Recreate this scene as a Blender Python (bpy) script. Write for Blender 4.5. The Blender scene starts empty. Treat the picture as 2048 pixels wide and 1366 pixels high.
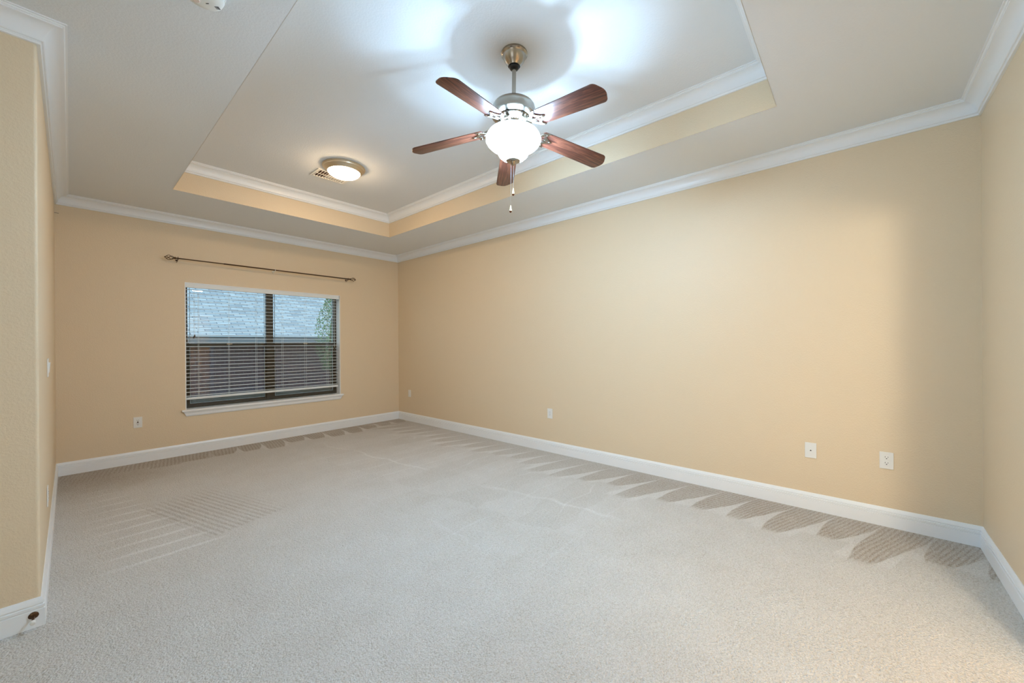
import bpy, bmesh, math, random
from mathutils import Vector, Matrix, Euler
PI = math.pi
random.seed(7)
S = bpy.context.scene
C = S.collection

# ---------------------------------------------------------------- dimensions (metres)
W, L = 3.780, 6.398          # long wall at x=W, window wall at y=L, near wall at y=0, left wall at x=0
YO = 3.378                   # the left wall ends here, the entry opens to x<0
XE = -1.75                   # far side of the entry
H, H2 = 2.74, 3.0265         # soffit and tray heights
TX0, TX1, TY0, TY1 = 0.743, 3.0235, 0.946, 5.410
FX, FY = 1.883, 2.126        # ceiling fan axis

# ---------------------------------------------------------------- camera
cd = bpy.data.cameras.new('camera'); cam = bpy.data.objects.new('camera', cd); C.objects.link(cam)
S.camera = cam
yaw, pitch, roll = 0.8488, -0.0007, -0.0064
fw = Vector((math.sin(yaw)*math.cos(pitch), math.cos(yaw)*math.cos(pitch), math.sin(pitch)))
rt = Vector((math.cos(yaw), -math.sin(yaw), 0)); up = rt.cross(fw)
r2 = rt*math.cos(roll) + up*math.sin(roll); u2 = -rt*math.sin(roll) + up*math.cos(roll)
m = Matrix((r2, u2, -fw)).transposed().to_4x4(); m.translation = Vector((0.0934, 0.5837, 1.2701))
cam.matrix_world = m
cd.sensor_width = 36; cd.lens = 778.97*36/2048; cd.shift_y = 3.3/2048; cd.clip_start = 0.02; cd.clip_end = 200

# ---------------------------------------------------------------- world: overcast sky
w = bpy.data.worlds.new('overcast'); S.world = w; w.use_nodes = True
bg = w.node_tree.nodes['Background']
bg.inputs[0].default_value = (0.70, 0.88, 1.0, 1); bg.inputs[1].default_value = 2.1

def light(name, kind, loc, energy, color, rot=(0, 0, 0), **kw):
    d = bpy.data.lights.new(name, kind); d.energy = energy; d.color = color
    for k, v in kw.items(): setattr(d, k, v)
    o = bpy.data.objects.new(name, d); o.location = loc; o.rotation_euler = rot; C.objects.link(o)
    return o
# lamp of the bathroom behind the camera (its light comes in through the door opening)
light('bathroom_lamp', 'POINT', (0.72, -0.47, 1.95), 95, (1.0, 0.91, 0.74), shadow_soft_size=0.13)
light('entry_fill_light', 'AREA', (-1.73, 1.0, 1.30), 9, (0.80, 0.90, 1.0), (0, -PI/2, 0), shape='RECTANGLE', size=1.3, size_y=1.4)  # added fill panel standing in for daylight; the entry wall has no window
FAN_BOWL, FLUSH = 200.0, 74.0   # emission strengths of the two glass shades
FAN_BULB = 44                 # watts, bulbs inside the open-topped bowl

# ---------------------------------------------------------------- exposure
vs = S.view_settings; vs.view_transform = 'Standard'; vs.look = 'None'; vs.exposure = 0.0; vs.gamma = 1.0; vs.use_curve_mapping = False
S.cycles.use_denoising = True
S.cycles.max_bounces = 7; S.cycles.diffuse_bounces = 5; S.cycles.glossy_bounces = 3; S.cycles.transparent_max_bounces = 12
S.cycles.use_adaptive_sampling = True; S.cycles.adaptive_threshold = 0.05
S.cycles.sample_clamp_indirect = 8

# ================================================================ helpers
def lin(c):
    return tuple(((v/255)/12.92 if v/255 <= 0.04045 else ((v/255+0.055)/1.055)**2.4) for v in c) + (1,)

class X:
    """small expression builder over math nodes"""
    nt = None
    def __init__(s, v): s.v = v
    @staticmethod
    def m(op, *a, clamp=False):
        n = X.nt.nodes.new('ShaderNodeMath'); n.operation = op; n.use_clamp = clamp
        for i, q in enumerate(a):
            q = q.v if isinstance(q, X) else q
            if isinstance(q, (int, float)): n.inputs[i].default_value = q
            else: X.nt.links.new(q, n.inputs[i])
        return X(n.outputs[0])
    def __add__(s, o): return X.m('ADD', s, o)
    __radd__ = __add__
    def __sub__(s, o): return X.m('SUBTRACT', s, o)
    def __rsub__(s, o): return X.m('SUBTRACT', o, s)
    def __mul__(s, o): return X.m('MULTIPLY', s, o)
    __rmul__ = __mul__
    def __truediv__(s, o): return X.m('DIVIDE', s, o)
    def fract(s): return X.m('FRACT', s)
    def floor(s): return X.m('FLOOR', s)
    def abs(s): return X.m('ABSOLUTE', s)
    def sin(s): return X.m('SINE', s)
    def max(s, o): return X.m('MAXIMUM', s, o)
    def min(s, o): return X.m('MINIMUM', s, o)
    def step(s, a, b):   # smooth 0..1 as s goes a -> b
        n = X.nt.nodes.new('ShaderNodeMapRange'); n.interpolation_type = 'SMOOTHSTEP'
        X.nt.links.new(s.v, n.inputs[0]); n.inputs[1].default_value = a; n.inputs[2].default_value = b
        return X(n.outputs[0])

def mat(name, color, rough=0.5, metal=0.0, spec=0.5, bump=None, emit=None, strength=0, coat=0):
    m = bpy.data.materials.new(name); m.use_nodes = True
    nt = m.node_tree; b = nt.nodes['Principled BSDF']
    b.inputs['Base Color'].default_value = color if len(color) == 4 else lin(color)
    b.inputs['Roughness'].default_value = rough; b.inputs['Metallic'].default_value = metal
    b.inputs['Specular IOR Level'].default_value = spec
    if coat: b.inputs['Coat Weight'].default_value = coat; b.inputs['Coat Roughness'].default_value = 0.15
    if emit:
        b.inputs['Emission Color'].default_value = emit; b.inputs['Emission Strength'].default_value = strength
    if bump:
        scale, st, dist = bump
        tc = nt.nodes.new('ShaderNodeTexCoord'); n = nt.nodes.new('ShaderNodeTexNoise')
        n.inputs['Scale'].default_value = scale; n.inputs['Detail'].default_value = 2.5; n.inputs['Roughness'].default_value = 0.55
        nt.links.new(tc.outputs['Object'], n.inputs['Vector'])
        cr = nt.nodes.new('ShaderNodeMapRange'); cr.inputs[1].default_value = 0.42; cr.inputs[2].default_value = 0.62
        nt.links.new(n.outputs['Fac'], cr.inputs[0])
        bp = nt.nodes.new('ShaderNodeBump'); bp.inputs['Strength'].default_value = st; bp.inputs['Distance'].default_value = dist
        nt.links.new(cr.outputs[0], bp.inputs['Height']); nt.links.new(bp.outputs[0], b.inputs['Normal'])
    return m

M = {}
M['wall'] = mat('tan_wall_paint', (229, 208, 176), 0.5, spec=0.45, bump=(110, 0.16, 0.004))
M['ceiling'] = mat('white_ceiling_paint', (232, 234, 235), 0.75, spec=0.2, bump=(85, 0.10, 0.005))
M['trim'] = mat('white_semi_gloss_trim', (242, 243, 243), 0.32, spec=0.5)
M['plastic'] = mat('white_plastic', (236, 234, 228), 0.35)
M['slot'] = mat('dark_slot', (38, 34, 32), 0.6)
M['brown'] = mat('brown_screw', (95, 66, 50), 0.5)
M['nickel'] = mat('brushed_nickel', (172, 165, 154), 0.24, metal=1.0)
M['bronze_metal'] = mat('dark_bronze', (92, 68, 48), 0.38, metal=0.8)
M['frame'] = mat('bronze_window_frame', (76, 66, 50), 0.5)
M['rubber'] = mat('white_rubber', (232, 230, 224), 0.6)
M['rim'] = mat('satin_nickel_rim', (222, 206, 180), 0.38, metal=1.0)
M['black'] = mat('black_hanger', (14, 13, 13), 0.35)
M['slat'] = mat('white_blind_slat', (232, 236, 236), 0.45)
M['cord'] = mat('white_cord', (225, 232, 232), 0.8)
M['bowl'] = mat('frosted_glass_lit', (250, 250, 250), 0.3, emit=(0.43, 0.70, 1.0, 1), strength=FAN_BOWL)
M['dome'] = mat('opal_glass_lit', (250, 245, 235), 0.3, emit=(1.0, 0.72, 0.44, 1), strength=FLUSH)
M['fob_pale'] = mat('pale_wood_fob', (226, 196, 150), 0.4)
M['fob_brown'] = mat('brown_wood_fob', (110, 62, 34), 0.4)
M['chain'] = mat('bead_chain', (205, 205, 205), 0.3, metal=0.9)

def wood_material():
    m = bpy.data.materials.new('reddish_blade_wood'); m.use_nodes = True; nt = m.node_tree; b = nt.nodes['Principled BSDF']
    tc = nt.nodes.new('ShaderNodeTexCoord'); mp = nt.nodes.new('ShaderNodeMapping'); mp.inputs['Scale'].default_value = (1.6, 17, 6)
    nt.links.new(tc.outputs['Object'], mp.inputs[0])
    n = nt.nodes.new('ShaderNodeTexNoise'); n.inputs['Scale'].default_value = 3.2; n.inputs['Detail'].default_value = 6; n.inputs['Distortion'].default_value = 1.6
    nt.links.new(mp.outputs[0], n.inputs['Vector'])
    cr = nt.nodes.new('ShaderNodeValToRGB'); e = cr.color_ramp.elements
    e[0].position = 0.33; e[0].color = lin((62, 32, 25)); e[1].position = 0.68; e[1].color = lin((134, 80, 58))
    k = e.new(0.5); k.color = lin((100, 54, 40))
    nt.links.new(n.outputs['Fac'], cr.inputs[0]); nt.links.new(cr.outputs[0], b.inputs['Base Color'])
    b.inputs['Roughness'].default_value = 0.36; b.inputs['Coat Weight'].default_value = 0.3; b.inputs['Coat Roughness'].default_value = 0.2
    return m
M['wood'] = wood_material()

def carpet_material():
    m = bpy.data.materials.new('beige_cut_pile_carpet'); m.use_nodes = True; nt = m.node_tree; b = nt.nodes['Principled BSDF']
    X.nt = nt
    geo = nt.nodes.new('ShaderNodeNewGeometry'); sp = nt.nodes.new('ShaderNodeSeparateXYZ'); nt.links.new(geo.outputs['Position'], sp.inputs[0])
    x, y = X(sp.outputs[0]), X(sp.outputs[1])
    def noise(scale, detail=2, rough=0.5, vec=None, dist=0):
        n = nt.nodes.new('ShaderNodeTexNoise'); n.inputs['Scale'].default_value = scale; n.inputs['Detail'].default_value = detail
        n.inputs['Roughness'].default_value = rough; n.inputs['Distortion'].default_value = dist
        nt.links.new(vec if vec is not None else geo.outputs['Position'], n.inputs['Vector'])
        return X(n.outputs['Fac'])
    def comb(a, c):
        n = nt.nodes.new('ShaderNodeCombineXYZ'); nt.links.new(a.v, n.inputs[0]); nt.links.new(c.v, n.inputs[1]); return n.outputs[0]
    big = noise(1.1, 2); mid = noise(5.0, 3)
    wob = (noise(2.3, 2) - 0.5)
    # vacuum strokes along the long wall: pile brushed away from the viewer, with light wedges between strokes
    dx = W - x
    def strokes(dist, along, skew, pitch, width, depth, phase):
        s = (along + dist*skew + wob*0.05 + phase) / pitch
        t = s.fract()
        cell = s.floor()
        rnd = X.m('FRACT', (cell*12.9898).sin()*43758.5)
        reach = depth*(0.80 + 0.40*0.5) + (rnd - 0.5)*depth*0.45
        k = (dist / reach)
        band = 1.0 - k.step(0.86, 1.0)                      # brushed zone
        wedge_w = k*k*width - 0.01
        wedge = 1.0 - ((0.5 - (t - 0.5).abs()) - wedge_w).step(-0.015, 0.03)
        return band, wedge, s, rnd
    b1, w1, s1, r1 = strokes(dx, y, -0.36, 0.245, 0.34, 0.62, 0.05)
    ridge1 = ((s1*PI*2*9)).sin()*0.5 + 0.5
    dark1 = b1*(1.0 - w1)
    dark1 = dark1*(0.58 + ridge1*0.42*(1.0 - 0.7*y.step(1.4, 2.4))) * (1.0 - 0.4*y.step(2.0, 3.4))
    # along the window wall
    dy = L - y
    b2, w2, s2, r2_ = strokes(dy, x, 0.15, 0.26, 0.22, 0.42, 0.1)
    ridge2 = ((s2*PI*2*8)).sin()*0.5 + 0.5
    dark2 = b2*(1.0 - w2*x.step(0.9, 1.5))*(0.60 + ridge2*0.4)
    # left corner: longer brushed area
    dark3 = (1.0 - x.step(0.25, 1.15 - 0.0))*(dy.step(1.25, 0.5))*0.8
    # long thin light streaks on the left
    ls = (y - 0.03*x + wob*0.06)/0.165
    t3 = (ls.fract() - 0.5).abs()
    zone3 = x.step(0.08, 0.45)*(1.0 - (x - (4.6 - y)*0.25).step(0.42, 0.62))*y.step(3.55, 3.7)*(1.0 - y.step(5.6, 5.8))
    streak = (1.0 - t3.step(0.02, 0.17))*zone3
    # combed patch left of centre
    u = (x*0.963 + y*0.27); v = (y*0.963 - x*0.27)
    zonep = u.step(1.68, 1.71)*(1.0 - u.step(2.05, 2.35))*(v.step(3.42, 3.46))*(1.0 - v.step(4.25, 4.6))
    comb_ = ((u*PI*2/0.040).sin()*0.5 + 0.5)*zonep
    # faint criss-cross strokes in the middle
    c1 = ((y - x*0.03 + wob*0.22)/0.34).fract(); l1 = 1.0 - (c1 - 0.5).abs().step(0.0, 0.035)
    c2 = ((x + y*0.12 + wob*0.30 - 0.05)/0.82).fract(); l2 = 1.0 - (c2 - 0.5).abs().step(0.0, 0.03)
    zonec = x.step(1.5, 2.1)*(1.0 - x.step(3.1, 3.3))*y.step(1.6, 2.2)*(1.0 - y.step(5.3, 5.8))
    cross = (l1*0.8 + l2)*zonec*big.step(0.38, 0.55)
    patchy = (((y - x*0.03 + wob*0.22)/0.34).floor()*3.1 + ((x + y*0.12 + wob*0.30 - 0.05)/0.82).floor()*7.7).sin()*zonec
    # right front corner: shade of the corner put into the pile colour
    shadec = (1.0 - dx.step(0.1, 0.75))*(1.0 - y.step(0.25, 0.75))*0.65
    # fibre level
    f1 = noise(165, 2, 0.6); f2 = noise(62, 2, 0.6)
    vor = nt.nodes.new('ShaderNodeTexVoronoi'); vor.inputs['Scale'].default_value = 130; nt.links.new(geo.outputs['Position'], vor.inputs['Vector'])
    tuft = X(vor.outputs['Distance'])
    dark = (dark1*0.95).max(dark2).max(dark3).max(shadec)
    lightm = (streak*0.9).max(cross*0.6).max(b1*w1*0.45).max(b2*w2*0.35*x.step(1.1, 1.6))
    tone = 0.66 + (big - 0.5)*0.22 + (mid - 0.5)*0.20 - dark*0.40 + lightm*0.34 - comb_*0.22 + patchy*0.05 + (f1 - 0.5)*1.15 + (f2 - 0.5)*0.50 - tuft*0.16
    cr = nt.nodes.new('ShaderNodeValToRGB'); nt.links.new(tone.v, cr.inputs[0]); e = cr.color_ramp.elements
    e[0].position = 0.0; e[0].color = lin((150, 126, 96)); e[1].position = 1.0; e[1].color = lin((238, 234, 228))
    k = e.new(0.45); k.color = lin((206, 198, 186)); k = e.new(0.72); k.color = lin((222, 216, 208))
    nt.links.new(cr.outputs[0], b.inputs['Base Color'])
    b.inputs['Roughness'].default_value = 0.95; b.inputs['Specular IOR Level'].default_value = 0.1
    b.inputs['Sheen Weight'].default_value = 0.25; b.inputs['Sheen Roughness'].default_value = 0.6
    h = f2*1.2 + f1*0.6 - tuft*0.9 + (1.0 - dark*ridge1)*0.5 - comb_*0.6
    bp = nt.nodes.new('ShaderNodeBump'); bp.inputs['Strength'].default_value = 0.7; bp.inputs['Distance'].default_value = 0.014
    nt.links.new(h.v, bp.inputs['Height']); nt.links.new(bp.outputs[0], b.inputs['Normal'])
    return m
M['carpet'] = carpet_material()

def glass_material():
    m = bpy.data.materials.new('window_glass'); m.use_nodes = True; nt = m.node_tree; nt.nodes.clear()
    out = nt.nodes.new('ShaderNodeOutputMaterial'); mx = nt.nodes.new('ShaderNodeMixShader')
    tr = nt.nodes.new('ShaderNodeBsdfTransparent'); tr.inputs[0].default_value = (0.90, 0.96, 0.96, 1)
    gl = nt.nodes.new('ShaderNodeBsdfGlossy'); gl.inputs['Roughness'].default_value = 0.015
    fr = nt.nodes.new('ShaderNodeFresnel'); fr.inputs[0].default_value = 1.6
    ad = nt.nodes.new('ShaderNodeMath'); ad.operation = 'MULTIPLY'; ad.inputs[1].default_value = 1.5
    nt.links.new(fr.outputs[0], ad.inputs[0]); nt.links.new(ad.outputs[0], mx.inputs[0])
    nt.links.new(tr.outputs[0], mx.inputs[1]); nt.links.new(gl.outputs[0], mx.inputs[2]); nt.links.new(mx.outputs[0], out.inputs[0])
    return m
M['glass'] = glass_material()
def screen_material():
    m = bpy.data.materials.new('insect_screen'); m.use_nodes = True; nt = m.node_tree; nt.nodes.clear()
    out = nt.nodes.new('ShaderNodeOutputMaterial'); mx = nt.nodes.new('ShaderNodeMixShader'); mx.inputs[0].default_value = 0.42
    tr = nt.nodes.new('ShaderNodeBsdfTransparent'); d = nt.nodes.new('ShaderNodeBsdfDiffuse'); d.inputs[0].default_value = (0.05, 0.055, 0.06, 1)
    nt.links.new(tr.outputs[0], mx.inputs[1]); nt.links.new(d.outputs[0], mx.inputs[2]); nt.links.new(mx.outputs[0], out.inputs[0])
    return m
M['screen'] = screen_material()

def brick_material(name, c1, c2, mortar, sx, sy, msize, vertical=True, bias=0):
    m = bpy.data.materials.new(name); m.use_nodes = True; nt = m.node_tree; b = nt.nodes['Principled BSDF']
    tc = nt.nodes.new('ShaderNodeTexCoord'); sp = nt.nodes.new('ShaderNodeSeparateXYZ'); cb = nt.nodes.new('ShaderNodeCombineXYZ')
    nt.links.new(tc.outputs['Object'], sp.inputs[0]); nt.links.new(sp.outputs[0], cb.inputs[0]); nt.links.new(sp.outputs[2], cb.inputs[1])
    br = nt.nodes.new('ShaderNodeTexBrick'); nt.links.new(cb.outputs[0], br.inputs['Vector'])
    br.inputs['Color1'].default_value = lin(c1); br.inputs['Color2'].default_value = lin(c2); br.inputs['Mortar'].default_value = lin(mortar)
    br.inputs['Scale'].default_value = 1; br.inputs['Brick Width'].default_value = sx; br.inputs['Row Height'].default_value = sy
    br.inputs['Mortar Size'].default_value = msize; br.inputs['Bias'].default_value = bias
    nt.links.new(br.outputs[0], b.inputs['Base Color']); b.inputs['Roughness'].default_value = 0.9
    return m
M['brick'] = brick_material('dark_purple_brick', (62, 48, 58), (84, 62, 72), (120, 114, 120), 0.24, 0.085, 0.008)
M['shingle'] = brick_material('grey_blue_shingle', (138, 150, 160), (176, 188, 196), (100, 112, 124), 0.36, 0.11, 0.012)
M['fascia'] = mat('grey_fascia', (112, 122, 130), 0.6)
M['gutter'] = mat('pale_gutter', (170, 185, 195), 0.5)
M['leaf'] = mat('green_leaves', (104, 136, 96), 0.6)
M['bark'] = mat('grey_bark', (88, 76, 64), 0.9, bump=(30, 0.6, 0.01))
M['grass'] = mat('garden_ground', (74, 78, 66), 0.95, bump=(40, 0.8, 0.03))

# ---- mesh helpers
def obj(name, bm, material, parent=None, smooth=False, loc=None):
    me = bpy.data.meshes.new(name)
    bmesh.ops.recalc_face_normals(bm, faces=bm.faces); bm.to_mesh(me); bm.free()
    if material is not None:
        for q in (material if isinstance(material, (list, tuple)) else [material]): me.materials.append(q)
    o = bpy.data.objects.new(name, me); C.objects.link(o)
    if smooth:
        for p in me.polygons: p.use_smooth = True
    if parent: o.parent = parent
    if loc: o.location = loc
    return o
def thing(name, label=None, cat=None, loc=(0, 0, 0), rot=(0, 0, 0), group=None, kind=None):
    o = bpy.data.objects.new(name, None); C.objects.link(o); o.location = loc; o.rotation_euler = rot; o.empty_display_size = 0.05
    return tag(o, label, cat, group, kind)
def tag(o, label=None, cat=None, group=None, kind=None):
    if label: o['label'] = label
    if cat: o['category'] = cat
    if group: o['group'] = group
    if kind: o['kind'] = kind
    return o
def box(bm, x0, x1, y0, y1, z0, z1, mi=0):
    v = [bm.verts.new(p) for p in ((x0,y0,z0),(x1,y0,z0),(x1,y1,z0),(x0,y1,z0),(x0,y0,z1),(x1,y0,z1),(x1,y1,z1),(x0,y1,z1))]
    for f in ((0,3,2,1),(4,5,6,7),(0,1,5,4),(1,2,6,5),(2,3,7,6),(3,0,4,7)):
        q = bm.faces.new([v[i] for i in f]); q.material_index = mi
    return v
def bev(bm, w, seg=2):
    bmesh.ops.bevel(bm, geom=[e for e in bm.edges], offset=w, segments=seg, affect='EDGES', profile=0.6, clamp_overlap=True)
def boxes(*bs, b=0, seg=2):
    bm = bmesh.new()
    for q in bs:
        t = bmesh.new(); box(t, *q)
        if b: bev(t, b, seg)
        me = bpy.data.meshes.new('t'); t.to_mesh(me); t.free(); bm.from_mesh(me); bpy.data.meshes.remove(me)
    return bm
def lathe(profile, n=48, c=(0, 0), close=True):
    """profile: list of (r, z); axis z"""
    bm = bmesh.new(); rings = []
    for r, z in profile:
        if r < 1e-6: rings.append([bm.verts.new((c[0], c[1], z))])
        else: rings.append([bm.verts.new((c[0] + r*math.cos(2*PI*k/n), c[1] + r*math.sin(2*PI*k/n), z)) for k in range(n)])
    for a, b in zip(rings, rings[1:]):
        for k in range(n):
            k2 = (k+1) % n
            if len(a) == 1 and len(b) == 1: continue
            if len(a) == 1: bm.faces.new((a[0], b[k], b[k2]))
            elif len(b) == 1: bm.faces.new((a[k], a[k2], b[0]))
            else: bm.faces.new((a[k], a[k2], b[k2], b[k]))
    return bm
def tube(pts, r, n=10, caps=True, bm=None):
    bm = bm or bmesh.new(); pts = [Vector(p) for p in pts]; rings = []
    prev = None
    for i, p in enumerate(pts):
        t = (pts[min(i+1, len(pts)-1)] - pts[max(i-1, 0)]).normalized()
        if prev is None: a = t.orthogonal().normalized()
        else: a = (prev - t*prev.dot(t)).normalized()
        prev = a; b = t.cross(a)
        rr = r[i] if isinstance(r, (list, tuple)) else r
        rings.append([bm.verts.new(p + (a*math.cos(2*PI*k/n) + b*math.sin(2*PI*k/n))*rr) for k in range(n)])
    for q, s in zip(rings, rings[1:]):
        for k in range(n): bm.faces.new((q[k], q[(k+1) % n], s[(k+1) % n], s[k]))
    if caps: bm.faces.new(rings[0]); bm.faces.new(rings[-1][::-1])
    return bm
def xf(bm, mtx):
    bmesh.ops.transform(bm, matrix=mtx, verts=bm.verts); return bm
def flat_shape(loops, thick, bevel=0.0, res=6):
    """filled 2-D outline with holes, as solid plate (through a curve)"""
    cu = bpy.data.curves.new('t', 'CURVE'); cu.dimensions = '2D'; cu.fill_mode = 'BOTH'; cu.extrude = thick/2 - bevel; cu.bevel_depth = bevel; cu.bevel_resolution = 1
    for lp in loops:
        s = cu.splines.new('POLY'); s.points.add(len(lp)-1); s.use_cyclic_u = True
        for p, q in zip(s.points, lp): p.co = (q[0], q[1], 0, 1)
    o = bpy.data.objects.new('t', cu); C.objects.link(o)
    dg = bpy.context.evaluated_depsgraph_get(); dg.update()
    me = bpy.data.meshes.new_from_object(o.evaluated_get(dg))
    bm = bmesh.new(); bm.from_mesh(me); bmesh.ops.remove_doubles(bm, verts=bm.verts, dist=1e-5)
    bpy.data.objects.remove(o); bpy.data.curves.remove(cu); bpy.data.meshes.remove(me)
    return bm
def smooth_loop(pts, n=6):
    """Catmull-Rom through closed control points"""
    out = []; k = len(pts)
    for i in range(k):
        p0, p1, p2, p3 = pts[(i-1) % k], pts[i], pts[(i+1) % k], pts[(i+2) % k]
        for j in range(n):
            t = j/n
            out.append(tuple(0.5*((2*p1[a]) + (-p0[a]+p2[a])*t + (2*p0[a]-5*p1[a]+4*p2[a]-p3[a])*t*t + (-p0[a]+3*p1[a]-3*p2[a]+p3[a])*t**3) for a in (0, 1)))
    return out
def auto_smooth(o, deg=35):
    for p in o.data.polygons: p.use_smooth = True
    bm = bmesh.new(); bm.from_mesh(o.data)
    for e in bm.edges:
        if len(e.link_faces) == 2 and e.calc_face_angle(0) > math.radians(deg): e.smooth = False
    bm.to_mesh(o.data); bm.free()
    return o

# ================================================================ room shell
T = 0.14
def struct(name, bm, material, **k):
    return tag(obj(name, bm, material, **k), kind='structure')
# floor: carpet through the room, entry and the threshold of the bathroom
struct('floor', boxes((XE, W, 0, L, -0.05, 0)), M['carpet'])
struct('floor_bathroom', boxes((0.4, 2.9, -1.9, 0, -0.05, 0)), mat('tile_beige', (205, 190, 168), 0.4))
# long wall on the right
struct('wall_right', boxes((W, W+T, -T, L+T, 0, H+0.1)), M['wall'])
# window wall, with its opening
WX0, WX1, WZ0, WZ1 = 0.976, 2.785, 0.520, 1.997
REC = 0.118
struct('wall_far', boxes((-T, WX0, L, L+REC+0.06, 0, H+0.1), (WX1, W, L, L+REC+0.06, 0, H+0.1),
                          (WX0, WX1, L, L+REC+0.06, 0, WZ0-0.02), (WX0, WX1, L, L+REC+0.06, WZ1, H+0.1)), M['wall'])
# left wall with the outside corner (bullnose), and the face wall of the entry
def left_walls():
    bm = bmesh.new(); r = 0.012
    arc = [(-r + r*math.sin(a), YO + r - r*math.cos(a)) for a in [k*PI/2/5 for k in range(6)]]   # from face wall to left wall
    outline = arc + [(0, L), (-T, L), (-T, YO+T), (-T-0.001, YO+T)]
    outline = arc + [(0, L), (-T, L), (-T, YO+0.15)]
    lo = [bm.verts.new((x, y, 0)) for x, y in outline]; hi = [bm.verts.new((x, y, H+0.1)) for x, y in outline]
    n = len(outline)
    for i in range(n): bm.faces.new((lo[i], lo[(i+1) % n], hi[(i+1) % n], hi[i]))
    bm.faces.new(hi); bm.faces.new(lo[::-1])
    return bm
struct('wall_left', left_walls(), M['wall'])
struct('wall_entry', boxes((XE, -0.012, YO, YO+T, 0, H+0.1)), M['wall'])
struct('wall_entry_side', boxes((XE-T, XE, -T, YO+T, 0, H+0.1)), M['wall'])
DX0, DX1, DZ = 0.90, 2.50, 2.06
struct('wall_near', boxes((XE, DX0, -0.115, 0, 0, H+0.1), (DX1, W, -0.115, 0, 0, H+0.1), (DX0, DX1, -0.115, 0, DZ, H+0.1)), M['wall'])
# bathroom behind the near wall (seen only in the window's reflection)
struct('wall_bathroom', boxes((0.3, 0.4, -1.9, -0.115, 0, 2.6), (2.9, 3.0, -1.9, -0.115, 0, 2.6), (0.3, 3.0, -2.0, -1.9, 0, 2.6)), M['wall'])
struct('ceiling_bathroom', boxes((0.3, 3.0, -2.0, -0.115, 2.5, 2.6)), M['ceiling'])
# ceiling: soffit ring + raised tray top
struct('ceiling', boxes((XE-T, TX0, -T, L+T, H, H2+0.08), (TX1, W+T, -T, L+T, H, H2+0.08), (TX0, TX1, -T, TY0, H, H2+0.08), (TX0, TX1, TY1, L+T, H, H2+0.08),
                         (TX0, TX1, TY0, TY1, H2, H2+0.08)), M['ceiling'])
e_ = 0.0008
struct('wall_tray', boxes((TX0-0.001, TX0+e_, TY0, TY1, H, H2), (TX1-e_, TX1+0.001, TY0, TY1, H, H2),
                           (TX0+e_, TX1-e_, TY0-0.001, TY0+e_, H, H2), (TX0+e_, TX1-e_, TY1-e_, TY1+0.001, H, H2)), M['wall'])

# ---- mouldings: profile (out from wall, height), swept along a path with mitred corners
def sweep(path, profile, closed, inward):
    """path: 2-D points; inward: +1 if the room is on the left of the path; yields (bm) per segment"""
    n = len(path); P = [Vector(p) for p in path]; offs = []
    for i in range(n):
        if closed or 0 < i < n-1:
            d1 = (P[i] - P[(i-1) % n]).normalized(); d2 = (P[(i+1) % n] - P[i]).normalized()
            n1 = Vector((-d1.y, d1.x))*inward; n2 = Vector((-d2.y, d2.x))*inward
            o = (n1 + n2); o = o / (1 + n1.dot(n2))
        else:
            d = (P[1]-P[0]).normalized() if i == 0 else (P[-1]-P[-2]).normalized()
            o = Vector((-d.y, d.x))*inward
        offs.append(o)
    segs = []
    for i in range(n if closed else n-1):
        j = (i+1) % n; bm = bmesh.new()
        A = [bm.verts.new((P[i].x + offs[i].x*q, P[i].y + offs[i].y*q, z)) for q, z in profile]
        B = [bm.verts.new((P[j].x + offs[j].x*q, P[j].y + offs[j].y*q, z)) for q, z in profile]
        for k in range(len(profile)-1): bm.faces.new((A[k], A[k+1], B[k+1], B[k]))
        bm.faces.new((A[0], B[0], B[-1], A[-1])); bm.faces.new(A); bm.faces.new(B[::-1])
        segs.append(bm)
    return segs
def crown_profile(top, p=0.0936, d=0.0967):
    pr = [(0.0, -1.0), (0.12, -1.0), (0.135, -0.985), (0.135, -0.92), (0.155, -0.90), (0.155, -0.865), (0.215, -0.865), (0.245, -0.835), (0.25, -0.755)]
    # cove, hollow towards the corner
    for k in range(1, 9):
        a = k/9*PI/2
        pr.append((0.255 + 0.56*(1-math.cos(a)), -0.745 + 0.56*math.sin(a)))
    pr += [(0.835, -0.185), (0.835, -0.13), (0.875, -0.125), (0.91, -0.10), (0.92, -0.06), (1.0, -0.055), (1.0, -0.0), (0, 0)]
    return [(a*p, top + b*d) for a, b in pr]
room = [(0, L), (0, YO), (XE, YO), (XE, 0), (W, 0), (W, L)]
names = ['left', 'entry', 'entry_side', 'near', 'right', 'far']
for i, s in enumerate(sweep(room, crown_profile(H), True, 1)):
    auto_smooth(struct('trim_%d' % (i+1), s, M['trim']), 28)
tray = [(TX0, TY1), (TX0, TY0), (TX1, TY0), (TX1, TY1)]
for i, s in enumerate(sweep(tray, crown_profile(H2), True, 1)):
    auto_smooth(struct('trim_%d' % (i+7), s, M['trim']), 28)
BH, BT = 0.128, 0.0145
bp_ = [(0, 0), (BT, 0), (BT, 0.60*BH), (BT-0.0055, 0.612*BH), (BT-0.0055, 0.642*BH), (BT-0.001, 0.65*BH), (BT-0.001, 0.74*BH), (BT-0.007, 0.752*BH), (BT-0.007, 0.785*BH),
       (BT-0.003, 0.80*BH), (BT-0.0045, 0.88*BH), (BT-0.0085, 0.95*BH), (BT-0.0105, BH), (0, BH)]
# the door opening in the near wall splits the baseboard there
base1 = [(DX1+0.06, 0), (W, 0), (W, L), (0, L), (0, YO), (XE, YO), (XE, 0), (DX0-0.06, 0)]
bn = ['near', 'right', 'far', 'left', 'entry', 'entry_side', 'near_entry']
for nme, s in zip(bn, sweep(base1, bp_, False, 1)):
    auto_smooth(struct('baseboard_' + nme, s, M['trim']), 28)
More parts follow.
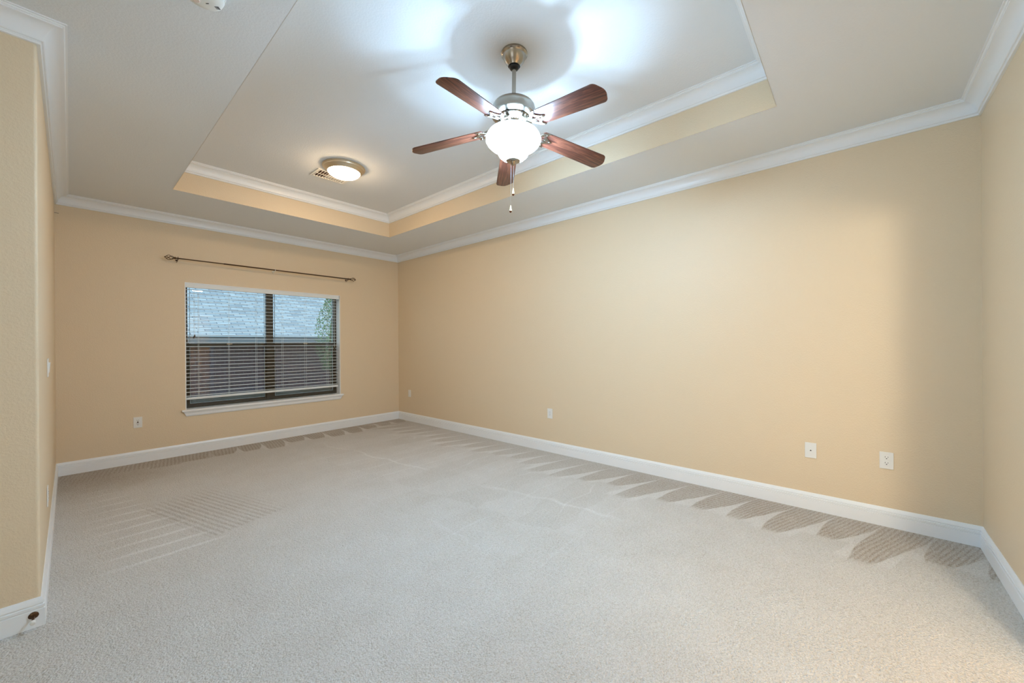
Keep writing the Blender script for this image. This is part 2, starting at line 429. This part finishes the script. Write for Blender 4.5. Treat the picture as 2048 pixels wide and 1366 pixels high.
# casing of the door opening
struct('door_1', boxes((DX0-0.06, DX0, -0.115, 0.018, 0, DZ+0.06), (DX1, DX1+0.06, -0.115, 0.018, 0, DZ+0.06), (DX0, DX1, -0.115, 0.018, DZ, DZ+0.06), b=0.004), M['trim'])

# ================================================================ window
win = thing('window_1', kind='structure', loc=(0, 0, 0))
FY0 = L + REC - 0.002      # inner face of the bronze frame
# white jamb liners (sides and head)
obj('jamb', boxes((WX1-0.008, WX1, L+0.0005, FY0+0.05, WZ0, WZ1), (WX0, WX0+0.008, L+0.0005, FY0+0.05, WZ0, WZ1), (WX0+0.008, WX1-0.008, L+0.0005, FY0+0.05, WZ1-0.008, WZ1)), M['trim'], win)
fx0, fx1, fz0, fz1 = WX0+0.008, WX1-0.008, WZ0+0.004, WZ1-0.008
XM = 1.880; ZM = 1.262
obj('window_frame', boxes((fx0, fx0+0.032, FY0, FY0+0.05, fz0, fz1), (fx1-0.032, fx1, FY0, FY0+0.05, fz0, fz1), (fx0+0.032, fx1-0.032, FY0, FY0+0.05, fz0, fz0+0.024), (fx0+0.032, fx1-0.032, FY0, FY0+0.05, fz1-0.035, fz1), b=0.003), M['frame'], win)
obj('mullion', boxes((XM-0.040, XM+0.040, FY0-0.004, FY0+0.05, fz0+0.024, fz1-0.035), b=0.003), M['frame'], win)
edge_m = mat('pale_glazing_bead', (178, 190, 196), 0.5)
for sx0, sx1 in ((fx0+0.032, XM-0.040), (XM+0.040, fx1-0.032)):
    obj('meeting_rail', boxes((sx0, sx1, FY0+0.006, FY0+0.04, ZM-0.022, ZM+0.022), b=0.003), M['frame'], win)
    sash = obj('sash', boxes((sx0, sx0+0.02, FY0+0.008, FY0+0.03, fz0+0.024, ZM-0.022), (sx1-0.02, sx1, FY0+0.008, FY0+0.03, fz0+0.024, ZM-0.022), (sx0+0.02, sx1-0.02, FY0+0.008, FY0+0.03, fz0+0.024, fz0+0.048), b=0.002), M['frame'], win)
    for za, zb in ((fz0+0.048, ZM-0.022), (ZM+0.022, fz1-0.035)):
        obj('glazing_bead', boxes((sx0+0.02, sx0+0.0235, FY0+0.004, FY0+0.02, za, zb), (sx1-0.0235, sx1-0.02, FY0+0.004, FY0+0.02, za, zb), (sx0+0.0235, sx1-0.0235, FY0+0.004, FY0+0.02, za, za+0.0035)), edge_m, win)
        bm = bmesh.new(); yy = FY0+0.026
        bm.faces.new([bm.verts.new(p) for p in ((sx0, yy, za), (sx1, yy, za), (sx1, yy, zb), (sx0, yy, zb))])
        obj('pane', bm, M['glass'], win)
    bm = bmesh.new(); yy = FY0+0.046
    bm.faces.new([bm.verts.new(p) for p in ((sx0, yy, fz0+0.024), (sx1, yy, fz0+0.024), (sx1, yy, ZM), (sx0, yy, ZM))])
    obj('insect_screen', bm, M['screen'], win)
    obj('sash_lock', boxes(((sx0+sx1)/2-0.03, (sx0+sx1)/2+0.03, FY0-0.006, FY0+0.008, ZM+0.010, ZM+0.026), b=0.003), M['nickel'], win)
# stool and apron
st = boxes((WX0-0.036, WX1+0.036, L-0.032, L-0.0005, WZ0-0.024, WZ0), b=0.006, seg=3)
t_ = boxes((WX0, WX1, L-0.001, FY0+0.01, WZ0-0.02, WZ0)); me = bpy.data.meshes.new('t'); t_.to_mesh(me); t_.free(); st.from_mesh(me)
auto_smooth(obj('window_sill', st, M['trim'], win))
bm = bmesh.new()
pr = [(0.0005, -0.024), (0.026, -0.024), (0.024, -0.032), (0.017, -0.040), (0.015, -0.060), (0.013, -0.070), (0.006, -0.078), (0.0005, -0.078)]
def apx(side, q, z):  # ends return at an angle
    t = (-0.024 - z)/0.054
    return (WX0 - 0.020 + 0.026*t) if side == 0 else (WX1 + 0.020 - 0.026*t)
A = [bm.verts.new((apx(0, q, z), L-q, WZ0+z)) for q, z in pr]; B = [bm.verts.new((apx(1, q, z), L-q, WZ0+z)) for q, z in pr]
for k in range(len(pr)): bm.faces.new((A[k], A[(k+1) % len(pr)], B[(k+1) % len(pr)], B[k]))
bm.faces.new(A); bm.faces.new(B[::-1])
auto_smooth(obj('apron', bm, M['trim'], win))

# ---- horizontal blind (slightly short of the sill)
bl = thing('window_blind', 'white horizontal slat blind hung inside the window, its bottom rail just above the sill', 'blind', (0, 0, 0))
bx0, bx1, by = WX0+0.012, WX1-0.030, L+0.042
obj('headrail', boxes((bx0, bx1, by-0.026, by+0.026, WZ1-0.052, WZ1-0.010), b=0.002), M['slat'], bl)
obj('valance', boxes((bx0-0.003, bx1+0.016, L+0.0035, L+0.0105, WZ1-0.058, WZ1-0.0085), b=0.002), M['slat'], bl)
zt, zb = WZ1-0.078, 0.672
ns = 29
smesh = None
for k in range(ns):
    z = zt + (zb-zt)*k/(ns-1)
    if smesh is None:
        bm = bmesh.new(); prf = [(-0.025, -0.0006), (-0.0125, 0.0009), (0, 0.0014), (0.0125, 0.0009), (0.025, -0.0006)]
        pts = [(q, h+0.0011) for q, h in prf] + [(q, h-0.0011) for q, h in prf[::-1]]
        A = [bm.verts.new((bx0, q, h)) for q, h in pts]; B = [bm.verts.new((bx1, q, h)) for q, h in pts]
        for i in range(len(pts)): bm.faces.new((A[i], A[(i+1) % len(pts)], B[(i+1) % len(pts)], B[i]))
        bm.faces.new(A); bm.faces.new(B[::-1])
        o = obj('slat', bm, M['slat'], bl); smesh = o
    else:
        o = smesh.copy(); C.objects.link(o); o.parent = bl
    o.location = (0, by, z); o.rotation_euler = (math.radians(3), 0, 0)
obj('bottom_rail', boxes((bx0, bx1, by-0.026, by+0.026, 0.630, 0.656), b=0.005), M['slat'], bl)
for x in (1.105, 1.405, 1.700, 2.010, 2.305, 2.607):
    bm = bmesh.new()
    for dy in (-0.0265, 0.0265): tube([(x, by+dy, WZ1-0.05), (x, by+dy, 0.655)], 0.0012, 5, bm=bm)
    obj('ladder_cord', bm, M['cord'], bl)
def tassel(x, z, yv, label=None):
    bm = tube([(x, yv, WZ1-0.06), (x, yv, z+0.03)], 0.0010, 5)
    c = obj('lift_cord', bm, M['cord'], bl)
    t = obj('tassel', lathe([(0, z+0.034), (0.003, z+0.033), (0.0045, z+0.022), (0.0085, z+0.004), (0.0075, z), (0, z-0.001)], 14, (x, yv)), M['frame'], bl, smooth=True)
    c2 = None
tassel(1.058, 1.345, L+0.012); tassel(1.066, 1.360, L+0.012)
tassel(2.700, 1.185, L+0.012); tassel(2.706, 1.200, L+0.012)

# ---- curtain rod
RX0, RX1, RY, RZ = 0.885, 2.893, L-0.09, 2.247
rod = thing('curtain_rod', 'thin dark bronze curtain rod with twisted wire cage finials above the window', 'curtain rod', (0, 0, 0))
obj('rod', tube([(RX0, RY, RZ), (RX1, RY, RZ)], 0.0062, 12), M['bronze_metal'], rod, smooth=True)
obj('rod_sleeve', tube([(1.33, RY, RZ), (RX1-0.01, RY, RZ)], 0.0080, 12), M['bronze_metal'], rod, smooth=True)
for sgn, x in ((-1, RX0), (1, RX1)):
    bm = lathe([(0, 0), (0.012, 0.0), (0.013, 0.006), (0.009, 0.010), (0.011, 0.015), (0.006, 0.02), (0, 0.02)], 16)
    xf(bm, Matrix.Rotation(sgn*PI/2, 4, 'Y'))
    cage = bm
    for k in range(4):
        pts = []
        for i in range(15):
            t = i/14; a = k*PI/2 + t*PI*0.9
            rr = 0.026*math.sin(PI*t)**0.6
            pts.append((sgn*(0.015 + 0.075*t), rr*math.cos(a), rr*math.sin(a)))
        tube(pts, 0.0032, 6, bm=cage)
    tmp = lathe([(0, -0.006), (0.006, -0.003), (0.006, 0.003), (0, 0.006)], 12); xf(tmp, Matrix.Translation((sgn*0.092, 0, 0)))
    me = bpy.data.meshes.new('t'); tmp.to_mesh(me); tmp.free(); cage.from_mesh(me); bpy.data.meshes.remove(me)
    obj('finial', cage, M['bronze_metal'], rod, smooth=True, loc=(x, RY, RZ))
def bracket(x, mt):
    bm = lathe([(0, 0), (0.011, 0), (0.011, 0.004), (0.006, 0.007), (0, 0.007)], 16); xf(bm, Matrix.Translation((x, L-0.0005, RZ-0.010)) @ Matrix.Rotation(PI/2, 4, 'X'))
    tube([(x, L-0.004, RZ-0.010), (x, RY+0.02, RZ-0.010), (x, RY+0.004, RZ-0.014), (x, RY-0.010, RZ-0.010), (x, RY-0.0125, RZ+0.002)], 0.0038, 8, bm=bm)
    tube([(x, L-0.004, RZ-0.034), (x, RY+0.02, RZ-0.018)], 0.0028, 8, bm=bm)
    tube([(x, RY+0.0, RZ+0.007), (x, RY+0.0, RZ+0.018)], 0.003, 6, bm=bm)
    return obj('bracket', bm, mt, rod, smooth=True)
bracket(RX0+0.02, M['bronze_metal']); bracket(RX1-0.02, M['bronze_metal'])
b_ = bracket(1.885, M['plastic']); b_['label'] = 'pale centre bracket'

# ================================================================ ceiling fan
fan = thing('ceiling_fan', 'five blade ceiling fan with reddish wood blades, brushed nickel motor and lit glass bowl', 'ceiling fan', (FX, FY, H2))
fan.rotation_mode = 'QUATERNION'; fan.rotation_quaternion = Matrix.Rotation(math.radians(1.0), 4, Vector((math.sin(yaw), math.cos(yaw), 0))).to_quaternion()
def fp(name, bm, mt, par=None, sm=True):
    o = obj(name, bm, mt, par or fan)
    if sm: auto_smooth(o, 40)
    return o
fp('canopy', lathe([(0, 0), (0.078, 0.0), (0.080, -0.004), (0.080, -0.012), (0.076, -0.016), (0.073, -0.018), (0.070, -0.026), (0.062, -0.044), (0.050, -0.062), (0.040, -0.074), (0.036, -0.082), (0.0345, -0.080), (0.030, -0.070), (0, -0.07)]), M['nickel'])
fp('hanger_ball', lathe([(0.0, -0.071), (0.026, -0.072), (0.031, -0.080), (0.031, -0.088), (0.025, -0.098), (0.014, -0.104), (0, -0.104)], 32), M['black'])
fp('downrod', lathe([(0, -0.075), (0.0125, -0.075), (0.0125, -0.315), (0, -0.315)], 24), M['nickel'])
z0 = -0.300
fp('motor_housing', lathe([(0, z0), (0.028, z0), (0.030, z0-0.006), (0.105, z0-0.012), (0.120, z0-0.018), (0.127, z0-0.028), (0.130, z0-0.040), (0.130, z0-0.074), (0.133, z0-0.078), (0.133, z0-0.086), (0.126, z0-0.091), (0.112, z0-0.098), (0.085, z0-0.104), (0.0, z0-0.104)], 64), M['nickel'])
# vent ring below the motor: radial ribs
bm = lathe([(0, z0-0.1035), (0.104, z0-0.1035), (0.098, z0-0.112), (0.070, z0-0.128), (0.066, z0-0.140), (0.0, z0-0.140)], 48)
for k in range(30):
    a = 2*PI*k/30; t = bmesh.new(); box(t, 0.071, 0.103, -0.0022, 0.0022, -0.005, 0.0)
    for v in t.verts: v.co.z += (0.103 - v.co.x)*-0.62
    xf(t, Matrix.Rotation(a, 4, 'Z') @ Matrix.Translation((0, 0, z0-0.1065)))
    me = bpy.data.meshes.new('t'); t.to_mesh(me); t.free(); bm.from_mesh(me); bpy.data.meshes.remove(me)
fp('vent_ring', bm, M['nickel'])
fp('light_fitter', lathe([(0, z0-0.139), (0.060, z0-0.139), (0.064, z0-0.150), (0.064, z0-0.172), (0.055, z0-0.182), (0.014, z0-0.186), (0.010, z0-0.2), (0.008, z0-0.350), (0, z0-0.350)], 40), M['nickel'])
# blades
BZ = 2.5789 - H2
def blade_bm():
    r0, r1 = 0.185, 0.664
    w0, w1 = 0.056, 0.0655
    pts = []
    def arc(cx, cy, r, a0, a1, n=7): return [(cx + r*math.cos(math.radians(a0+(a1-a0)*k/n)), cy + r*math.sin(math.radians(a0+(a1-a0)*k/n))) for k in range(n+1)]
    pts += arc(r0+0.02, -w0+0.02, 0.02, 180, 270, 5)
    pts += arc(r1-0.045, -w1+0.03, 0.03, 270, 330, 6)
    for k in range(1, 8):
        t = -1 + 2*k/8; pts.append((r1 - 0.018*t*t, t*(w1-0.022)))
    pts += arc(r1-0.045, w1-0.03, 0.03, 30, 90, 6)
    pts += arc(r0+0.02, w0-0.02, 0.02, 90, 180, 5)
    return flat_shape([pts], 0.006, 0.0012)
def iron_bm():
    up_ = [(0.075, 0.012), (0.120, 0.013), (0.150, 0.018), (0.172, 0.030), (0.185, 0.044), (0.208, 0.058), (0.228, 0.060), (0.222, 0.050), (0.212, 0.038), (0.222, 0.026), (0.240, 0.014), (0.262, 0.004)]
    loop = up_ + [(x, -y) for x, y in up_[::-1]]
    holes = [[(0.178, 0.016), (0.196, 0.030), (0.205, 0.040), (0.203, 0.022), (0.214, 0.010), (0.192, 0.007)],]
    holes.append([(x, -y) for x, y in holes[0][::-1]])
    holes.append([(0.222, 0.0), (0.232, 0.006), (0.244, 0.0), (0.232, -0.006)])
    bm = flat_shape([smooth_loop(loop, 5)] + [smooth_loop(h, 5) for h in holes], 0.005, 0.001)
    # the arm rises to the motor at its inner end
    for v in bm.verts:
        if v.co.x < 0.155: v.co.z += (0.155 - v.co.x)*0.55
    for sx, sy in ((0.212, 0.045), (0.212, -0.045), (0.250, 0.0)):
        t = lathe([(0, -0.006), (0.004, -0.0055), (0.006, -0.003), (0.006, 0), (0, 0)], 12); xf(t, Matrix.Translation((sx, sy, 0)))
        me = bpy.data.meshes.new('t'); t.to_mesh(me); t.free(); bm.from_mesh(me); bpy.data.meshes.remove(me)
    return bm
blade0 = None
for k in range(5):
    rot = (-0.1924, 0.1394, 0.8228 + k*2*PI/5)
    if k == 0:
        b0 = fp('blade', blade_bm(), M['wood']); i0 = fp('blade_iron', iron_bm(), M['nickel'], b0); i0.location = (0, 0, -0.0062); i0['label'] = 'scrolled nickel bracket'
        b0.location = (0, 0, BZ); b0.rotation_euler = rot
    else:
        b = b0.copy(); C.objects.link(b); b.parent = fan; b.location = (0, 0, BZ); b.rotation_euler = rot
        i = i0.copy(); C.objects.link(i); i.parent = b
# glass bowl, open at the top, and the bulbs in it
bz = lambda z: z - H2
prof = [(0.140, 2.540), (0.150, 2.536), (0.160, 2.522), (0.1665, 2.505), (0.166, 2.494), (0.158, 2.478), (0.142, 2.462), (0.122, 2.449), (0.106, 2.440), (0.098, 2.432), (0.094, 2.420), (0.086, 2.405), (0.070, 2.390), (0.045, 2.379), (0.02, 2.375), (0, 2.375)]
inner = [(max(r-0.004, 0), z+0.004) for r, z in prof[::-1]]
bm = lathe([(r, bz(z)) for r, z in prof], 56)
for f_ in bm.faces:
    if f_.calc_center_median().z > bz(2.503): f_.material_index = 2
tmp = lathe([(r, bz(z)) for r, z in inner] + [(0.140, bz(2.540))], 56)
for f_ in tmp.faces: f_.material_index = 1
me = bpy.data.meshes.new('t'); tmp.to_mesh(me); tmp.free(); bm.from_mesh(me); bpy.data.meshes.remove(me)
bmesh.ops.remove_doubles(bm, verts=bm.verts, dist=1e-5)
fp('light_bowl', bm, [M['bowl'], mat('frosted_glass_inside', (240, 244, 248), 0.5, emit=(0.48, 0.74, 1.0, 1), strength=7.0), mat('frosted_glass_lip', (240, 244, 248), 0.5, emit=(0.45, 0.72, 1.0, 1), strength=20.0)])
fin = fp('finial', lathe([(0, bz(2.383)), (0.041, bz(2.379)), (0.043, bz(2.376)), (0.043, bz(2.372)), (0.040, bz(2.3705)), (0.018, bz(2.3675)), (0.015, bz(2.362)), (0.012, bz(2.352)), (0.007, bz(2.346)), (0, bz(2.345))], 32), M['nickel'])
mb = mat('bulb_glass_lit', (255, 255, 255), 0.3, emit=(0.85, 0.93, 1, 1), strength=12)
for k in range(3):
    a = 0.6 + k*2*PI/3
    bm = lathe([(0, -0.045), (0.012, -0.043), (0.020, -0.03), (0.022, -0.018), (0.017, 0.0), (0.010, 0.012), (0.010, 0.03), (0, 0.03)], 20)
    o = fp('bulb', bm, mb); o.location = (0.078*math.cos(a), 0.078*math.sin(a), bz(2.475)); o.rotation_euler = (0, 0, 0)
    bl_ = light('bulb_light', 'POINT', (FX + 0.018*math.cos(a), FY + 0.018*math.sin(a), 2.462), FAN_BULB/3, (0.46, 0.73, 1.0), shadow_soft_size=0.010)
# pull chains: sight line spacing taken along the view, both hang from the finial side
vdir = Vector((math.cos(yaw), -math.sin(yaw)))
for off, zend in ((0.003, 2.183), (-0.012, 2.080)):
    cx, cy = vdir.x*off, vdir.y*off
    bm = tube([(cx, cy, bz(2.352)), (cx, cy, bz(zend+0.02))], 0.0009, 6)
    n = int((2.352 - zend - 0.02)/0.0062)
    for k in range(n):
        t = lathe([(0, -0.0019), (0.0017, -0.001), (0.0017, 0.001), (0, 0.0019)], 6); xf(t, Matrix.Translation((cx, cy, bz(2.352 - k*0.0062))))
        me = bpy.data.meshes.new('t'); t.to_mesh(me); t.free(); bm.from_mesh(me); bpy.data.meshes.remove(me)
    ch = fp('pull_chain', bm, M['chain'])
    ze = bz(zend)
    fp('fob', lathe([(0, ze+0.024), (0.0035, ze+0.022), (0.0045, ze+0.010), (0.0075, ze-0.006), (0.0080, ze-0.010), (0, ze-0.010)], 16, (cx, cy)), M['fob_pale'], ch)
    fp('fob_tip', lathe([(0, ze-0.0099), (0.0080, ze-0.0101), (0.0075, ze-0.015), (0.004, ze-0.020), (0, ze-0.022)], 16, (cx, cy)), M['fob_brown'], ch)

# ================================================================ flush light and vent
LX, LY = 1.903, 4.385
fl = thing('flush_ceiling_light', 'round flush ceiling light with nickel rim and warm glowing glass beside the vent', 'ceiling light', (LX, LY, H2))
o = obj('rim', lathe([(0, 0), (0.186, 0.0), (0.196, -0.004), (0.198, -0.010), (0.192, -0.016), (0.188, -0.018), (0.186, -0.026), (0.180, -0.030), (0.168, -0.040), (0.158, -0.052), (0.150, -0.056), (0.148, -0.050), (0.146, -0.030), (0, -0.03)], 64), M['rim'], fl); auto_smooth(o)
pr = [(0.147, -0.045)]
for k in range(1, 10):
    a = k/9*PI/2; pr.append((0.147*math.cos(a), -0.050 - 0.058*math.sin(a)))
pr[-1] = (0, pr[-1][1])
obj('glass_dome', lathe(pr, 56), M['dome'], fl, smooth=True)

vt = thing('ceiling_vent', 'white rectangular ceiling register mostly hidden by the flush light', 'vent', (0, 0, 0))
vx0, vx1, vy0, vy1 = 1.738, 2.090, 4.585, 4.800
zz = H2
obj('frame', boxes((vx0, vx1, vy0, vy0+0.024, zz-0.008, zz), (vx0, vx1, vy1-0.024, vy1, zz-0.008, zz), (vx0, vx0+0.024, vy0+0.024, vy1-0.024, zz-0.008, zz), (vx1-0.024, vx1, vy0+0.024, vy1-0.024, zz-0.008, zz), b=0.002), M['plastic'], vt)
obj('backing', boxes((vx0+0.02, vx1-0.02, vy0+0.02, vy1-0.02, zz-0.0015, zz-0.0002)), M['brown'], vt)
n = 12
for k in range(n):
    x = vx0+0.030 + (vx1-vx0-0.060)*k/(n-1)
    bm = boxes((-0.0075, 0.0075, vy0+0.022, vy1-0.022, -0.0006, 0.0006)); xf(bm, Matrix.Translation((x, 0, zz-0.006)) @ Matrix.Rotation(math.radians(-30 if x < (vx0+vx1)/2 - 0.04 else 30), 4, 'Y'))
    obj('louver', bm, M['plastic'], vt)
obj('crossbar', boxes((vx0+0.022, vx1-0.022, (vy0+vy1)/2-0.002, (vy0+vy1)/2+0.002, zz-0.0105, zz-0.0075)), M['plastic'], vt)

# ================================================================ smoke detector
SX, SY = 0.466, 2.600
sd = thing('smoke_detector', 'round white smoke detector on the soffit near the entry corner', 'smoke detector', (SX, SY, H))
obj('base', lathe([(0, 0), (0.074, 0), (0.076, -0.004), (0.074, -0.010), (0, -0.010)], 48), M['plastic'], sd, smooth=False)
o = obj('cover', lathe([(0, -0.010), (0.070, -0.010), (0.071, -0.022), (0.066, -0.034), (0.054, -0.042), (0.030, -0.045), (0, -0.045)], 48), M['plastic'], sd); auto_smooth(o)
for k in range(3):
    a = math.radians(60 + 0*k); 
    bm = boxes((-0.008, 0.008, -0.0010, 0.0010, -0.0012, 0.0006)); xf(bm, Matrix.Translation((0.044 + k*0.004, 0.000 + k*0.005, -0.0435 + k*0.0008)) @ Matrix.Rotation(math.radians(-35), 4, 'Z'))
    obj('sound_slot', bm, M['slot'], sd)
obj('indicator_slot', xf(boxes((-0.006, 0.006, -0.0012, 0.0012, -0.0008, 0.0006)), Matrix.Translation((0.014, 0.007, -0.0453)) @ Matrix.Rotation(math.radians(-48), 4, 'Z')), M['slot'], sd)
obj('test_button', lathe([(0, -0.044), (0.014, -0.044), (0.014, -0.0475), (0.012, -0.0485), (0, -0.0485)], 24, (-0.022, 0.018)), mat('cream_button', (226, 206, 196), 0.5), sd)

# ================================================================ wall plates
def plate(name, label, cat, loc, rz, kind, pw=0.070, ph=0.1145, group=None):
    """local: x along the wall, -y out of the wall, z up; origin at plate centre on the wall"""
    t = thing(name, label, cat, loc, (0, 0, rz), group)
    obj('cover_plate', boxes((-pw/2, pw/2, -0.0055, -0.0003, -ph/2, ph/2), b=0.0022, seg=3), M['plastic'], t)
    y0 = -0.0056
    if kind == 'duplex':
        for s in (1, -1):
            lp = [(0.0165*math.cos(a), max(-0.0125, min(0.0125, 0.0165*math.sin(a)))) for a in [2*PI*k/28 for k in range(28)]]
            bm = flat_shape([lp], 0.0024); xf(bm, Matrix.Translation((0, y0, s*0.0195)) @ Matrix.Rotation(PI/2, 4, 'X'))
            r = obj('receptacle', bm, M['plastic'], t)
            obj('slot', boxes((-0.0080, -0.0058, y0-0.0018, y0-0.0008, s*0.0195+0.001, s*0.0195+0.0095), (0.0058, 0.0080, y0-0.0018, y0-0.0008, s*0.0195+0.0015, s*0.0195+0.0085), (-0.0028, 0.0028, y0-0.0018, y0-0.0008, s*0.0195-0.0085, s*0.0195-0.0035)), M['slot'], r)
        obj('screw', xf(lathe([(0, 0), (0.0032, 0), (0.0028, 0.0012), (0, 0.0016)], 14), Matrix.Translation((0, y0+0.0004, 0)) @ Matrix.Rotation(PI/2, 4, 'X')), M['plastic'], t)
    if kind == 'duplex_brown':
        for s in (1, -1):
            lp = [(0.0165*math.cos(a), max(-0.0125, min(0.0125, 0.0165*math.sin(a)))) for a in [2*PI*k/28 for k in range(28)]]
            bm = flat_shape([lp], 0.0024); xf(bm, Matrix.Translation((0, y0, s*0.0195)) @ Matrix.Rotation(PI/2, 4, 'X'))
            r = obj('receptacle', bm, M['plastic'], t)
            obj('slot', boxes((-0.0080, -0.0052, y0-0.0018, y0-0.0008, s*0.0195+0.001, s*0.0195+0.0095), (0.0052, 0.0080, y0-0.0018, y0-0.0008, s*0.0195+0.0015, s*0.0195+0.0085), (-0.0028, 0.0028, y0-0.0018, y0-0.0008, s*0.0195-0.0095, s*0.0195-0.0035)), M['brown'], r)
        k_ = obj('centre_screw', xf(lathe([(0, 0), (0.0072, 0), (0.0065, 0.004), (0.003, 0.0055), (0, 0.006)], 16), Matrix.Translation((0, y0+0.0004, 0)) @ Matrix.Rotation(PI/2, 4, 'X')), M['brown'], t)
        k_['label'] = 'brown centre screw'
    if kind == 'coax':
        obj('jack', xf(lathe([(0, 0), (0.0085, 0), (0.0085, 0.0012), (0.006, 0.0022), (0.0045, 0.0022), (0.0045, 0.001), (0, 0.001)], 20), Matrix.Translation((0, y0+0.0004, 0)) @ Matrix.Rotation(PI/2, 4, 'X')), M['plastic'], t)
        obj('jack_hole', xf(lathe([(0, 0.0005), (0.0044, 0.0005), (0.0044, 0.0014), (0, 0.0014)], 16), Matrix.Translation((0, y0+0.0004, 0)) @ Matrix.Rotation(PI/2, 4, 'X')), M['slot'], t)
    if kind == 'decora':
        d = obj('insert', boxes((-0.0167, 0.0167, y0-0.0022, y0+0.001, -0.0335, 0.0335), b=0.0012), M['plastic'], t)
        grey = mat('plate_grey', (176, 180, 186), 0.5)
        obj('groove', boxes(*[(-0.011, 0.011, y0-0.0028, y0-0.0020, z-0.0012, z+0.0012) for z in (0.019, 0.006, -0.007, -0.020)]), grey, d)
    if kind == 'blank':
        grey = mat('insert_line', (176, 168, 150), 0.5)
        obj('insert', boxes((-0.0167, 0.0167, y0-0.0022, y0+0.001, -0.0335, 0.0335), b=0.0012), M['plastic'], t)
    if kind == 'switch':
        for s in (-1, 1):
            d = obj('switch_frame', boxes((s*0.023-0.0167, s*0.023+0.0167, y0-0.0012, y0+0.001, -0.0335, 0.0335), b=0.0008), M['plastic'], t)
            bm = boxes((-0.0145, 0.0145, -0.0035, 0.0035, -0.031, 0.031), b=0.001); xf(bm, Matrix.Translation((s*0.023, y0-0.0016, 0)) @ Matrix.Rotation(math.radians(4), 4, 'X'))
            obj('rocker', bm, M['plastic'], d)
    return t
plate('wall_outlet', 'white duplex outlet with brown slots low on the window wall, left of the window', 'outlet', (0.575, L, 0.438), 0, 'duplex_brown')
plate('wall_plate', 'small white plate on the right wall, nearest the far corner', 'wall plate', (W, 6.075, 0.451), -PI/2, 'blank')
plate('wall_plate', 'white plate with grooved insert low in the middle of the right wall', 'wall plate', (W, 3.247, 0.447), -PI/2, 'decora')
plate('cable_plate', 'white cable plate with one dark jack hole, left of the duplex outlet', 'wall plate', (W, 0.8375, 0.447), -PI/2, 'coax')
plate('wall_outlet', 'white duplex outlet with black slots on the right wall, nearest the camera', 'outlet', (W, 0.4255, 0.450), -PI/2, 'duplex')
plate('light_switch', 'white double rocker switch halfway up the left wall, seen edge on', 'switch', (0, 4.375, 1.134), PI/2, 'switch', pw=0.116)
plate('wall_outlet', 'white outlet low on the left wall below the switch, seen edge on', 'outlet', (0, 4.17, 0.383), PI/2, 'duplex')

# ---- door stop screwed to the entry baseboard
ds = thing('door_stop', 'small bronze door stop with white tip on the entry baseboard', 'door stop', (-0.020, YO-BT, 0.057))
R_ = Matrix.Rotation(PI/2 + math.radians(10), 4, 'X')
auto_smooth(obj('base', xf(lathe([(0, -0.003), (0.0155, -0.003), (0.016, 0.002), (0.012, 0.006), (0.005, 0.009), (0, 0.009)], 24), R_), M['bronze_metal'], ds))
auto_smooth(obj('stem', xf(lathe([(0, 0.008), (0.0042, 0.008), (0.0048, 0.02), (0.0040, 0.035), (0.0055, 0.046), (0, 0.046)], 20), R_), M['bronze_metal'], ds))
auto_smooth(obj('tip', xf(lathe([(0, 0.045), (0.0085, 0.045), (0.009, 0.052), (0.0075, 0.060), (0, 0.062)], 20), R_), M['rubber'], ds))
# ---- small nail in the far left corner, under the crown
nl = tube([(0.0005, L-0.07, 2.545), (0.030, L-0.07, 2.545)], 0.0016, 8)
tag(obj('nail', nl, M['slot']), 'tiny dark nail sticking out of the left wall at the far corner below the crown', 'nail')

# ================================================================ outside the window
struct('ground', boxes((-12, 18, L+T+0.1, 30, -0.45, -0.30)), M['grass'])
HY = L + 8.2
hb = thing('neighbour_house', 'neighbouring house with purple brick wall and blue grey shingle roof outside the window', 'house', (0, 0, 0))
obj('brick_wall', boxes((-9, 14, HY+0.5, HY+0.8, -0.4, 1.50)), M['brick'], hb)
obj('soffit', boxes((-9.5, 14.5, HY+0.02, HY+0.6, 1.33, 1.37)), M['fascia'], hb)
obj('fascia', boxes((-9.5, 14.5, HY-0.02, HY+0.02, 1.33, 1.50)), M['fascia'], hb)
obj('gutter', xf(boxes((-9.5, 14.5, -0.05, 0.05, -0.02, 0.02), b=0.012), Matrix.Translation((0, HY-0.05, 1.52))), M['gutter'], hb)
bm = boxes((-9.5, 14.5, -0.04, 0.0, 0, 6.2)); 
rf = obj('roof', bm, M['shingle'], hb); rf.location = (0, HY, 1.52); rf.rotation_euler = (math.radians(-58), 0, 0)
# small leafy tree in front of the house at the right of the window
tr = thing('leafy_tree', 'small leafy green tree outside, at the right side of the window', 'tree', (3.97, L+3.6, -0.3))
obj('trunk', tube([(0.25, 0, 0), (0.28, 0.02, 0.7), (0.22, 0, 1.4), (0.3, 0.05, 2.2)], [0.05, 0.042, 0.03, 0.012], 8), M['bark'], tr, smooth=True)
bm = bmesh.new()
for k in range(2600):
    h = random.random(); z = 0.95 + 1.75*h
    rad = 0.36*math.sin(PI*min(1, 0.12+h*0.85))**0.7*math.sqrt(random.random())
    a = random.random()*2*PI; c = Vector((0.28 + rad*math.cos(a)*1.1, rad*math.sin(a), z))
    s = 0.015 + random.random()*0.020
    q = Euler((random.random()*6, random.random()*6, random.random()*6)).to_matrix()
    vs_ = [bm.verts.new(c + q @ Vector(p)) for p in ((-s, 0, 0), (-s*0.3, s*0.45, 0), (s, 0, s*0.2), (-s*0.3, -s*0.45, 0))]
    bm.faces.new(vs_)
obj('foliage', bm, M['leaf'], tr)
